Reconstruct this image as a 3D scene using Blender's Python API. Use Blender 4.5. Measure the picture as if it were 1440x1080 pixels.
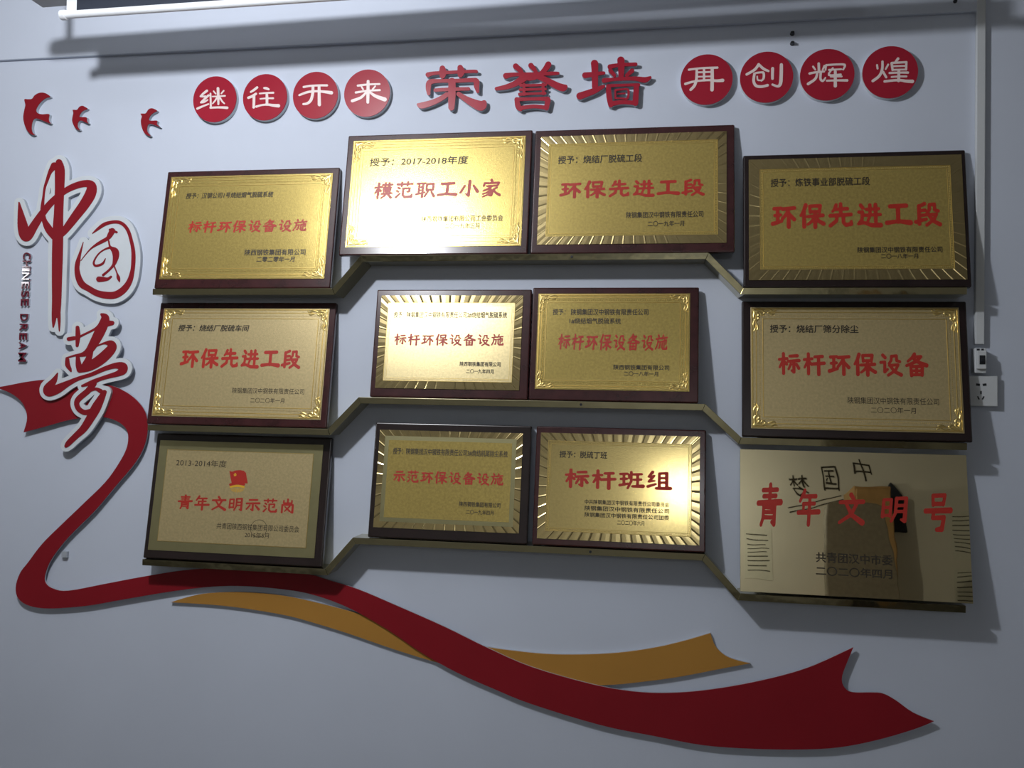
import bpy, bmesh, math, random
import numpy as np
from mathutils import Vector, Matrix
random.seed(7)
S = bpy.context.scene
C = S.collection
for o in list(bpy.data.objects): bpy.data.objects.remove(o)

# ------------------------------------------------------------------ camera
CAM = Vector((0.0, -2.2, 1.55))
YAW, PITCH, ROLL, FPX = math.radians(-9.2109), math.radians(1.7649), math.radians(1.22), 1200.0
F_ = Vector((math.sin(YAW)*math.cos(PITCH), math.cos(YAW)*math.cos(PITCH), math.sin(PITCH)))
r0 = Vector((math.cos(YAW), -math.sin(YAW), 0)); u0 = r0.cross(F_)
R_ = math.cos(ROLL)*r0 + math.sin(ROLL)*u0
U_ = -math.sin(ROLL)*r0 + math.cos(ROLL)*u0
cd = bpy.data.cameras.new('camera'); cam = bpy.data.objects.new('camera', cd); C.objects.link(cam)
cd.sensor_width = 36; cd.lens = 36*FPX/1440; cd.clip_start = 0.05
m = Matrix((R_, U_, -F_)).transposed().to_4x4(); m.translation = CAM
cam.matrix_world = m
S.camera = cam

# ------------------------------------------------------------------ world, lamps, exposure
S.view_settings.view_transform = 'Standard'; S.view_settings.look = 'None'
S.view_settings.gamma = 1; S.view_settings.use_curve_mapping = False
S.view_settings.exposure = 0.0
w = bpy.data.worlds.new('world'); S.world = w; w.use_nodes = True
w.node_tree.nodes['Background'].inputs[0].default_value = (0.6, 0.7, 0.9, 1)
w.node_tree.nodes['Background'].inputs[1].default_value = 0.02
LAMP_A = Vector((-1.04, -1.38, 2.66))
LAMP_B = Vector((0.27, -5.05, 2.38))
LAMP_C = Vector((-4.60, -3.46, 2.47))
def lamp(name, loc, power, col, rad):
    d = bpy.data.lights.new(name, 'POINT'); d.energy = power; d.color = col; d.shadow_soft_size = rad
    o = bpy.data.objects.new(name, d); o.location = loc; C.objects.link(o); return o
lamp('bulb_light', LAMP_A, 70, (0.93, 0.96, 1.0), 0.05)
lamp('bulb_light', LAMP_B, 14, (0.90, 0.95, 1.0), 0.04)
lamp('bulb_light', LAMP_C, 7, (0.90, 0.95, 1.0), 0.06)


# ------------------------------------------------------------------ materials
def mat(name, col, rough=0.5, metal=0.0, noise=0.0, nscale=40.0, bump=0.0, bscale=200.0, coat=0.0, spec=0.5):
    m = bpy.data.materials.new(name); m.use_nodes = True
    nt = m.node_tree; b = nt.nodes['Principled BSDF']
    b.inputs['Base Color'].default_value = (*col, 1); b.inputs['Roughness'].default_value = rough
    b.inputs['Metallic'].default_value = metal; b.inputs['Coat Weight'].default_value = coat
    b.inputs['Coat Roughness'].default_value = 0.12
    b.inputs['Specular IOR Level'].default_value = spec
    tc = nt.nodes.new('ShaderNodeTexCoord')
    if noise:
        n = nt.nodes.new('ShaderNodeTexNoise'); n.inputs['Scale'].default_value = nscale; n.inputs['Detail'].default_value = 5
        nt.links.new(tc.outputs['Object'], n.inputs['Vector'])
        r = nt.nodes.new('ShaderNodeMapRange'); r.inputs[1].default_value = 0.3; r.inputs[2].default_value = 0.7
        r.inputs[3].default_value = 1-noise; r.inputs[4].default_value = 1+noise
        nt.links.new(n.outputs['Fac'], r.inputs[0])
        v = nt.nodes.new('ShaderNodeVectorMath'); v.operation = 'SCALE'; v.inputs[0].default_value = col
        nt.links.new(r.outputs[0], v.inputs['Scale']); nt.links.new(v.outputs[0], b.inputs['Base Color'])
    if bump:
        n2 = nt.nodes.new('ShaderNodeTexNoise'); n2.inputs['Scale'].default_value = bscale; n2.inputs['Detail'].default_value = 3
        nt.links.new(tc.outputs['Object'], n2.inputs['Vector'])
        bp = nt.nodes.new('ShaderNodeBump'); bp.inputs['Strength'].default_value = bump; bp.inputs['Distance'].default_value = 0.001
        nt.links.new(n2.outputs['Fac'], bp.inputs['Height']); nt.links.new(bp.outputs[0], b.inputs['Normal'])
    return m
M = {
 'wall': mat('wall_paint', (0.585, 0.63, 0.735), 0.75, noise=0.025, nscale=3.5, bump=0.15, bscale=60),
 'back': mat('back_wall_paint', (0.72, 0.70, 0.63), 0.8, noise=0.03, nscale=2),
 'ceil': mat('ceiling_paint', (0.38, 0.38, 0.38), 0.9, noise=0.02),
 'floor': mat('floor_tile', (0.16, 0.15, 0.14), 0.35, noise=0.06, nscale=2),
 'red': mat('red_acrylic', (0.36, 0.017, 0.036), 0.30, noise=0.03, nscale=12, spec=0.22),
 'redm': mat('red_pvc', (0.255, 0.010, 0.018), 0.36, noise=0.05, nscale=6, spec=0.3),
 'yel': mat('yellow_pvc', (0.46, 0.225, 0.045), 0.42, noise=0.03, nscale=6, spec=0.3),
 'white': mat('white_acrylic', (0.66, 0.70, 0.74), 0.3, noise=0.02),
 'side': mat('acrylic_edge', (0.40, 0.43, 0.48), 0.45, noise=0.03),
 'cream': mat('cream_vinyl', (0.84, 0.70, 0.68), 0.4, noise=0.02),
 'goldA': mat('sanded_gold', (0.66, 0.50, 0.155), 0.21, 0.66, noise=0.15, nscale=170, bump=0.30, bscale=420),
 'goldB': mat('sanded_pale_gold', (0.57, 0.45, 0.23), 0.36, 0.55, noise=0.10, nscale=160, bump=0.35, bscale=420),
 'goldD': mat('pale_sanded_gold', (0.78, 0.64, 0.34), 0.30, 0.82, noise=0.10, nscale=160, bump=0.25, bscale=420),
 'goldC': mat('satin_gold', (0.76, 0.59, 0.24), 0.14, 0.85, noise=0.08, nscale=160, bump=0.06, bscale=420),
 'letter': mat('glossy_maroon', (0.16, 0.012, 0.03), 0.07, noise=0.03, nscale=12),
 'relief': mat('embossed_gold', (0.78, 0.59, 0.22), 0.34, 0.9, noise=0.05, nscale=80, bump=0.2, bscale=150),
 'glint': mat('polished_gold_rim', (0.70, 0.55, 0.26), 0.16, 0.95, noise=0.05, nscale=50),
 'dull': mat('dull_olive_gold', (0.42, 0.38, 0.20), 0.32, 0.85, noise=0.04, nscale=30),
 'mirror': mat('mirror_gold', (0.84, 0.74, 0.50), 0.012, 1.0, noise=0.02, nscale=10, bump=0.6, bscale=3.0),
 'ledge': mat('mirror_gold_steel', (0.41, 0.37, 0.23), 0.07, 1.0, noise=0.04, nscale=20, bump=1.0, bscale=9.0),
 'wood': mat('lacquered_redwood', (0.045, 0.012, 0.013), 0.24, noise=0.25, nscale=30, coat=0.4),
 'woodd': mat('dark_lacquered_wood', (0.018, 0.010, 0.010), 0.24, noise=0.25, nscale=30, coat=0.35),
 'ink': mat('black_ink', (0.03, 0.022, 0.012), 0.5, noise=0.05),
 'inkred': mat('red_ink', (0.44, 0.025, 0.015), 0.42, noise=0.05),
 'inkyel': mat('yellow_ink', (0.75, 0.42, 0.03), 0.42, noise=0.05),
 'plastic': mat('white_plastic', (0.62, 0.64, 0.66), 0.4, noise=0.02),
 'plgrey': mat('grey_plastic', (0.42, 0.44, 0.45), 0.45, noise=0.02),
 'black': mat('black_plastic', (0.015, 0.017, 0.022), 0.4, noise=0.05),
 'navy': mat('black_screen_cloth', (0.018, 0.024, 0.04), 0.8, noise=0.05),
 'pipe': mat('white_enamel', (0.80, 0.82, 0.86), 0.35, noise=0.02),
 'oak': mat('light_wood', (0.45, 0.27, 0.11), 0.4, noise=0.15, nscale=8),
 'leather': mat('brown_leather', (0.22, 0.19, 0.14), 0.5, noise=0.1),
 'paper': mat('paper', (0.70, 0.70, 0.62), 0.7, noise=0.03),
}
def lampglass():
    m = bpy.data.materials.new('lamp_shade_metal'); m.use_nodes = True
    m.node_tree.nodes['Principled BSDF'].inputs['Base Color'].default_value = (.7, .7, .7, 1); return m
M['shade'] = lampglass()

# ------------------------------------------------------------------ helpers
def link_mesh(name, verts, faces, mt, parent=None):
    me = bpy.data.meshes.new(name); me.from_pydata([tuple(v) for v in verts], [], faces); me.update()
    me.materials.append(mt)
    o = bpy.data.objects.new(name, me); C.objects.link(o)
    if parent is not None: o.parent = parent
    return o
def bm_obj(name, bm, mts, parent=None, bevel=0.0, seg=2):
    me = bpy.data.meshes.new(name); bm.to_mesh(me); bm.free()
    for m_ in (mts if isinstance(mts, (list, tuple)) else [mts]): me.materials.append(m_)
    o = bpy.data.objects.new(name, me); C.objects.link(o)
    if parent is not None: o.parent = parent
    if bevel:
        b = o.modifiers.new('bevel', 'BEVEL'); b.width = bevel; b.segments = seg; b.limit_method = 'ANGLE'
    return o
def add_box(bm, x0, x1, y0, y1, z0, z1, mi=0):
    r = bmesh.ops.create_cube(bm, size=1)
    for v in r['verts']:
        v.co = Vector(((x0+x1)/2+v.co.x*(x1-x0), (y0+y1)/2+v.co.y*(y1-y0), (z0+z1)/2+v.co.z*(z1-z0)))
    for f in {f for v in r['verts'] for f in v.link_faces}: f.material_index = mi
def box(name, x0, x1, y0, y1, z0, z1, mt, parent=None, bevel=0.0):
    bm = bmesh.new(); add_box(bm, x0, x1, y0, y1, z0, z1); return bm_obj(name, bm, mt, parent, bevel)
def thing(name, label, cat, loc=(0, 0, 0), group=None, rx=0.0):
    o = bpy.data.objects.new(name, None); C.objects.link(o); o.location = loc; o.rotation_euler.x = rx
    o.empty_display_size = 0.05
    o['label'] = label; o['category'] = cat
    if group: o['group'] = group
    return o
def tag(o, label, cat, group=None):
    o['label'] = label; o['category'] = cat
    if group: o['group'] = group
    return o
def struct(o): o['kind'] = 'structure'; return o
def W(px, py, d=0.0):
    """photo pixel -> point on the upright plane that stands d metres in front of the honour wall"""
    v = F_ + ((px-720)/FPX)*R_ - ((py-540)/FPX)*U_
    return CAM + v*((2.2-d)/v.y)
def extrude_poly(bm, pts, y0, y1, mi_front=0, mi_side=0):
    """pts: [(x,z)], prism between y0 (front, nearer the room) and y1"""
    a = [bm.verts.new((x, y0, z)) for x, z in pts]; b = [bm.verts.new((x, y1, z)) for x, z in pts]
    area = sum(pts[i][0]*pts[(i+1) % len(pts)][1]-pts[(i+1) % len(pts)][0]*pts[i][1] for i in range(len(pts)))
    if area < 0: a.reverse(); b.reverse()
    f = bm.faces.new(a); f.material_index = mi_front
    g = bm.faces.new(list(reversed(b))); g.material_index = mi_side
    n = len(a)
    for i in range(n):
        s = bm.faces.new((a[i], b[i], b[(i+1) % n], a[(i+1) % n])); s.material_index = mi_side
    bmesh.ops.recalc_face_normals(bm, faces=[f, g])
def catmull(p, n=6):
    if len(p) < 3: return [tuple(q) for q in p]
    out = []
    for i in range(len(p)-1):
        a, b, c, d = p[max(i-1, 0)], p[i], p[i+1], p[min(i+2, len(p)-1)]
        for k in range(n):
            t = k/n
            out.append(tuple(0.5*(2*b[j]+(c[j]-a[j])*t+(2*a[j]-5*b[j]+4*c[j]-d[j])*t*t+(3*b[j]-3*c[j]+d[j]-a[j])*t**3) for j in range(len(b))))
    out.append(tuple(p[-1])); return out
def closed_smooth(p, n=4):
    m_ = len(p); out = []
    for i in range(m_):
        a, b, c, d = p[i-1], p[i], p[(i+1) % m_], p[(i+2) % m_]
        for k in range(n):
            t = k/n
            out.append(tuple(0.5*(2*b[j]+(c[j]-a[j])*t+(2*a[j]-5*b[j]+4*c[j]-d[j])*t*t+(3*b[j]-3*c[j]+d[j]-a[j])*t**3) for j in range(2)))
    return out
def stroke_outline(pts, grow=0.0, smooth=True, minr=0.0):
    """pts [(x,y,r)] -> closed outline of a brush stroke with round ends"""
    p = catmull(pts, 5) if smooth else [tuple(q) for q in pts]
    p = [(x, y, max(r, minr)+grow) for x, y, r in p]
    L, Rr = [], []
    for i, (x, y, r) in enumerate(p):
        a = p[max(i-1, 0)]; b = p[min(i+1, len(p)-1)]
        dx, dy = b[0]-a[0], b[1]-a[1]; l = math.hypot(dx, dy) or 1
        nx, ny = -dy/l, dx/l
        L.append((x+nx*r, y+ny*r)); Rr.append((x-nx*r, y-ny*r))
    def cap(c, prev):
        dx, dy = c[0]-prev[0], c[1]-prev[1]; a0 = math.atan2(dy, dx)
        return [(c[0]+c[2]*math.cos(a0+math.pi/2-k*math.pi/6), c[1]+c[2]*math.sin(a0+math.pi/2-k*math.pi/6)) for k in range(1, 6)]
    return L+cap(p[-1], p[-2])+list(reversed(Rr))+cap(p[0], p[1])
def brush_field(strokes, grow, fills, step, smooth):
    """signed distance of a set of tapered brush strokes (and filled polygons) on a grid"""
    P = []
    for st in strokes:
        p = catmull(st, 4) if smooth else [tuple(q) for q in st]
        P += [(p[i], p[i+1]) for i in range(len(p)-1)]
    xs = [q[0] for sg in P for q in sg]+[q[0] for f in fills for q in f]; ys = [q[1] for sg in P for q in sg]+[q[1] for f in fills for q in f]
    rm = max([q[2] for sg in P for q in sg])+grow+2*step
    gx = np.arange(min(xs)-rm, max(xs)+rm+step, step); gy = np.arange(min(ys)-rm, max(ys)+rm+step, step)
    X, Y = np.meshgrid(gx, gy, indexing='ij'); D = np.full(X.shape, 1e9)
    for a, b in P:
        dx, dy = b[0]-a[0], b[1]-a[1]; l2 = dx*dx+dy*dy+1e-9
        t = np.clip(((X-a[0])*dx+(Y-a[1])*dy)/l2, 0, 1)
        D = np.minimum(D, np.hypot(X-a[0]-t*dx, Y-a[1]-t*dy)-(a[2]+(b[2]-a[2])*t)-grow)
    for f in fills:
        d = np.full(X.shape, 1e9); ins = np.zeros(X.shape, bool)
        for i in range(len(f)):
            a, b = f[i-1], f[i]; dx, dy = b[0]-a[0], b[1]-a[1]; l2 = dx*dx+dy*dy+1e-9
            t = np.clip(((X-a[0])*dx+(Y-a[1])*dy)/l2, 0, 1); d = np.minimum(d, np.hypot(X-a[0]-t*dx, Y-a[1]-t*dy))
            c = (a[1] > Y) != (b[1] > Y)
            ins ^= c & (X < (b[0]-a[0])*(Y-a[1])/((b[1]-a[1]) or 1e-9)+a[0])
        D = np.minimum(D, np.where(ins, -d, d))
    return gx, gy, D
def brush_contour(strokes, grow=0.0, fills=(), step=1.0, smooth=True):
    """marching squares: -> points [(x,y)], faces, boundary edges of the union of all strokes"""
    gx, gy, D = brush_field(strokes, grow, fills, step, smooth)
    D = np.where(np.abs(D) < 1e-6, 1e-6, D)
    pts, idx, faces, edges = [], {}, [], []
    def vert(key, x, y):
        if key not in idx: idx[key] = len(pts); pts.append((float(x), float(y)))
        return idx[key]
    nx, ny = D.shape; I = D < 0
    cells = np.argwhere(I[:-1, :-1] | I[1:, :-1] | I[:-1, 1:] | I[1:, 1:])
    for i, j in cells:
        i = int(i); j = int(j)
        c = [(i, j), (i+1, j), (i+1, j+1), (i, j+1)]; poly, kinds = [], []
        for k in range(4):
            a, b = c[k], c[(k+1) % 4]; da, db = D[a], D[b]
            if da < 0: poly.append(vert(a, gx[a[0]], gy[a[1]])); kinds.append(0)
            if (da < 0) != (db < 0):
                t = da/(da-db); lo, hi = (a, b) if a < b else (b, a)
                poly.append(vert((lo, hi), gx[a[0]]+t*(gx[b[0]]-gx[a[0]]), gy[a[1]]+t*(gy[b[1]]-gy[a[1]]))); kinds.append(1 if da < 0 else 2)
        if len(poly) < 3: continue
        faces.append(poly); n = len(poly)
        for k in range(n):
            if kinds[k] == 1 and kinds[(k+1) % n] == 2: edges.append((poly[k], poly[(k+1) % n]))
    return pts, faces, edges
def brush_mesh(name, strokes, tf, y0, y1, mt, parent, grow=0.0, fills=(), step=1.0, smooth=True, back=False):
    pts, faces, edges = brush_contour(strokes, grow, fills, step, smooth)
    Q = [tf(x, y) for x, y in pts]; n = len(Q)
    V = [(x, y0, z) for x, z in Q]; F = list(faces)
    if y1 is not None:
        V += [(x, y1, z) for x, z in Q]; F += [(a, a+n, b+n, b) for a, b in edges]
    o = link_mesh(name, V, F, mt, parent)
    bm = bmesh.new(); bm.from_mesh(o.data); bmesh.ops.recalc_face_normals(bm, faces=bm.faces)
    up = sum(f.normal.y for f in bm.faces if abs(f.normal.y) > .5)
    if up > 0: bmesh.ops.reverse_faces(bm, faces=bm.faces)
    bm.to_mesh(o.data); bm.free()
    return o

# ------------------------------------------------------------------ room
WX0, WX1, WY0, CZ = -5.4, 3.6, -5.7, 2.95
struct(box('wall_front', WX0, WX1, 0.0, 0.15, 0, CZ, M['wall']))
struct(box('wall_rear', WX0, WX1, WY0-0.1, WY0, 0, CZ, M['back']))
struct(box('wall_left', WX0-0.1, WX0, WY0, 0, 0, CZ, M['back']))
struct(box('wall_right', WX1, WX1+0.1, WY0, 0, 0, CZ, M['back']))
struct(box('floor', WX0, WX1, WY0, 0, -0.1, 0, M['floor']))
struct(box('ceiling', WX0, WX1, WY0, 0.15, CZ, CZ+0.1, M['ceil']))
# shallow beam above the seam line
struct(box('trim_1', WX0, 0.770, -0.012, 0.0, 1.55+0.990, CZ, M['wall'], bevel=0.002))
struct(box('baseboard_front', WX0, WX1, -0.012, 0, 0, 0.1, M['plgrey'], bevel=0.003))

# ------------------------------------------------------------------ folded mirror-gold ledges
LD = 0.070
ledge_xs = [(-1.343, -0.830, -0.7545, 0.136, 0.2205, 0.727),
            (-1.344, -0.832, -0.750, 0.133, 0.2195, 0.729),
            (-1.346, -0.828, -0.755, 0.138, 0.222, 0.728)]
ledge_z = [(0.3125, 0.399, 0.312), (-0.057, 0.028, -0.0515), (-0.4205, -0.3360, -0.427)]
ledge_names = ['folded mirror-gold ledge under the topmost row of plaques',
               'folded mirror-gold ledge under the middle row of plaques',
               'folded mirror-gold ledge under the bottom row of plaques']
seg_names = ['shelf_board', 'sloped_board', 'shelf_board', 'sloped_board', 'shelf_board']
LT = 0.0165
for k in range(3):
    xs, (zl, zm, zr) = ledge_xs[k], ledge_z[k]
    top = [(xs[0], zl), (xs[1], zl), (xs[2], zm), (xs[3], zm), (xs[4], zr), (xs[5], zr)]
    top = [(x, z-0.0022) for x, z in top]
    nrm = []
    for i in range(5):
        dx, dz = top[i+1][0]-top[i][0], top[i+1][1]-top[i][1]; l = math.hypot(dx, dz); nrm.append((dz/l, -dx/l))
    bot = []
    for i in range(6):
        a = nrm[max(i-1, 0)]; b = nrm[min(i, 4)]; mx, mz = a[0]+b[0], a[1]+b[1]; l2 = mx*mx+mz*mz
        s = 2*LT/l2
        bot.append((top[i][0]+mx*s, top[i][1]+mz*s))
    t = thing('plaque_ledge', ledge_names[k], 'shelf', (xs[0], 0, 1.55+zl), 'folded gold ledges')
    ox, oz = xs[0], zl
    for i in range(5):
        inset = 0.0 if i % 2 == 0 else 0.0015
        bm = bmesh.new()
        e = 0.0006
        P = [(top[i][0], top[i][1]), (top[i+1][0], top[i+1][1]), (bot[i+1][0], bot[i+1][1]), (bot[i][0], bot[i][1])]
        P = [(x-ox, z-oz) for x, z in P]
        extrude_poly(bm, P, -LD+inset, 0.0)
        bm_obj(seg_names[i], bm, M['ledge'], t, bevel=0.0007)
    for xx in (-0.05,):
        bm = bmesh.new(); bmesh.ops.create_cone(bm, cap_ends=True, segments=12, radius1=0.0035, radius2=0.003, depth=0.003)
        bmesh.ops.rotate(bm, verts=bm.verts, matrix=Matrix.Rotation(math.radians(90), 3, 'X'))
        bmesh.ops.translate(bm, verts=bm.verts, vec=(-0.2-ox+0.03*k, -LD-0.001, zm-0.010-oz))
        bm_obj('screw', bm, M['black'], t)

# ------------------------------------------------------------------ text
glyph_cache = {}
def text_mesh(body, bold=0.0, shear=0.0, res=3, extrude=0.0):
    key = (body, bold, shear, extrude)
    if key in glyph_cache: return glyph_cache[key]
    cu = bpy.data.curves.new('t', 'FONT'); cu.body = body; cu.offset = bold; cu.shear = shear
    cu.resolution_u = res; cu.fill_mode = 'FRONT' if not extrude else 'BOTH'; cu.extrude = extrude
    o = bpy.data.objects.new('t', cu); C.objects.link(o)
    dg = bpy.context.evaluated_depsgraph_get(); dg.update()
    me = bpy.data.meshes.new_from_object(o.evaluated_get(dg))
    vs = [v.co.copy() for v in me.vertices]; fs = [list(p.vertices) for p in me.polygons]
    bpy.data.objects.remove(o); bpy.data.curves.remove(cu); bpy.data.meshes.remove(me)
    x0 = min(v.x for v in vs); x1 = max(v.x for v in vs); y0 = min(v.y for v in vs); y1 = max(v.y for v in vs)
    vs = [((v.x-x0)/(x1-x0), (v.y-y0)/(y1-y0), v.z) for v in vs]
    glyph_cache[key] = (vs, fs); return glyph_cache[key]

# ------------------------------------------------------------------ award plaques
LEAN = math.radians(8.208); DP = 2.2-0.062
EV = Vector((0, math.sin(LEAN), math.cos(LEAN))); EN = Vector((0, -math.cos(LEAN), math.sin(LEAN)))
def on_plate(px, py, z0):
    """photo pixel -> (x, v) on a plate that leans back from its lower edge at height z0"""
    d = F_ + ((px-720)/FPX)*R_ - ((py-540)/FPX)*U_
    P0 = Vector((0, CAM.y+DP, 1.55+z0)); t = (P0-CAM).dot(EN)/d.dot(EN); P = CAM+d*t
    return P.x, (P-P0).dot(EV)
SCROLL = [[(.002, .003, .0018), (.008, .004, .0022), (.014, .003, .0018), (.019, .007, .0012), (.015, .010, .0012), (.012, .007, .0010)],
          [(.003, .002, .0018), (.004, .008, .0022), (.003, .014, .0018), (.007, .019, .0012), (.010, .015, .0012), (.007, .012, .0010)],
          [(.005, .005, .0016), (.010, .009, .0020), (.009, .012, .0010)],
          [(.019, .004, .0010), (.026, .002, .0018), (.032, .005, .0012), (.036, .003, .0008)],
          [(.004, .019, .0010), (.002, .026, .0018), (.005, .032, .0012), (.003, .036, .0008)],
          [(.024, .007, .0008), (.030, .009, .0012), (.034, .008, .0006)],
          [(.007, .024, .0008), (.009, .030, .0012), (.008, .034, .0006)]]
def scroll(parent, cx, cz, sx, sz, s=1.0):
    """a corner ornament: leafy curls in low relief"""
    gx, gy, D = brush_field(SCROLL, 0, (), .0006, True)
    h = np.clip(-D/.0016, 0, 1); V, F, idx = [], [], {}
    nx, ny = D.shape
    for i in range(nx):
        for j in range(ny): V.append((cx+sx*gx[i]*s, -.0003-.0015*math.sqrt(h[i, j]), cz+sz*gy[j]*s))
    for i in range(nx-1):
        for j in range(ny-1):
            if max(h[i, j], h[i+1, j], h[i, j+1], h[i+1, j+1]) > 0:
                q = (i*ny+j, (i+1)*ny+j, (i+1)*ny+j+1, i*ny+j+1); F.append(q if sx*sz > 0 else q[::-1])
    used = sorted({a for f in F for a in f}); mp = {a: k for k, a in enumerate(used)}
    o = link_mesh('corner_scroll', [V[a] for a in used], [tuple(mp[a] for a in f) for f in F], M['relief'], parent)
    for p in o.data.polygons: p.use_smooth = True
    return o
def ring(bm, x0, x1, z0, z1, wd, y0, y1, bevelled=True):
    """raised rectangular band with a ridge profile"""
    def rect(i, y): return [bm.verts.new(p) for p in ((x0+i, y, z0+i), (x1-i, y, z0+i), (x1-i, y, z1-i), (x0+i, y, z1-i))]
    loops = [rect(0, y1), rect(wd*0.3, y0), rect(wd*0.7, y0), rect(wd, y1)]
    for a, b in zip(loops, loops[1:]):
        for i in range(4): bm.faces.new((a[i], a[(i+1) % 4], b[(i+1) % 4], b[i]))
def beads(bm, x0, x1, z0, z1, step, r, sides='tblr'):
    def one(x, z):
        vs = [bm.verts.new((x+r*dx, -0.0002, z+r*dz)) for dx, dz in ((1, 0), (.5, .87), (-.5, .87), (-1, 0), (-.5, -.87), (.5, -.87))]
        c = bm.verts.new((x, -0.0002-r*0.8, z))
        for i in range(6): bm.faces.new((vs[i], vs[(i+1) % 6], c))
    nx = int((x1-x0)/step); nz = int((z1-z0)/step)
    for i in range(nx+1):
        x = x0+(x1-x0)*i/nx
        if 't' in sides: one(x, z1)
        if 'b' in sides: one(x, z0)
    for i in range(1, nz):
        z = z0+(z1-z0)*i/nz
        if 'l' in sides: one(x0, z)
        if 'r' in sides: one(x1, z)
def fan_border(bm, Wd, H, b, hh=.0006, pitch=0.0265):
    """polished rim cut into radiating facets: flat fields parted by narrow ridges"""
    def facet(p0, p1, q0, q1, h):
        # p outer pair, q inner pair ; ridge in the middle raised by h
        pm = ((p0[0]+p1[0])/2, (p0[1]+p1[1])/2); qm = ((q0[0]+q1[0])/2, (q0[1]+q1[1])/2)
        a = bm.verts.new((p0[0], -0.0004, p0[1])); b_ = bm.verts.new((pm[0], -0.0004-h, pm[1])); c = bm.verts.new((p1[0], -0.0004, p1[1]))
        d = bm.verts.new((q0[0], -0.0004, q0[1])); e = bm.verts.new((qm[0], -0.0004-h, qm[1])); f = bm.verts.new((q1[0], -0.0004, q1[1]))
        bm.faces.new((a, b_, e, d)); bm.faces.new((b_, c, f, e))
    def run(ax, n):
        for i in range(n):
            t0, t1 = i/n, (i+1)/n
            tr = t0+(t1-t0)*0.78
            for a, c, h in ((t0, tr, 0.00018), (tr, t1, hh)): ax(a, c, h)
    iw, ih = Wd-2*b, H-2*b
    nx = max(6, int(Wd/pitch)); nz = max(4, int(H/pitch))
    def horiz(zo, zi):
        def f(a, c, h): facet((a*Wd, zo), (c*Wd, zo), (b+a*iw, zi), (b+c*iw, zi), h)
        return f
    def vert(xo, xi):
        def f(a, c, h): facet((xo, a*H), (xo, c*H), (xi, b+a*ih), (xi, b+c*ih), h)
        return f
    run(horiz(0, b), nx); run(horiz(H, H-b), nx); run(vert(0, b), nz); run(vert(Wd, Wd-b), nz)

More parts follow.
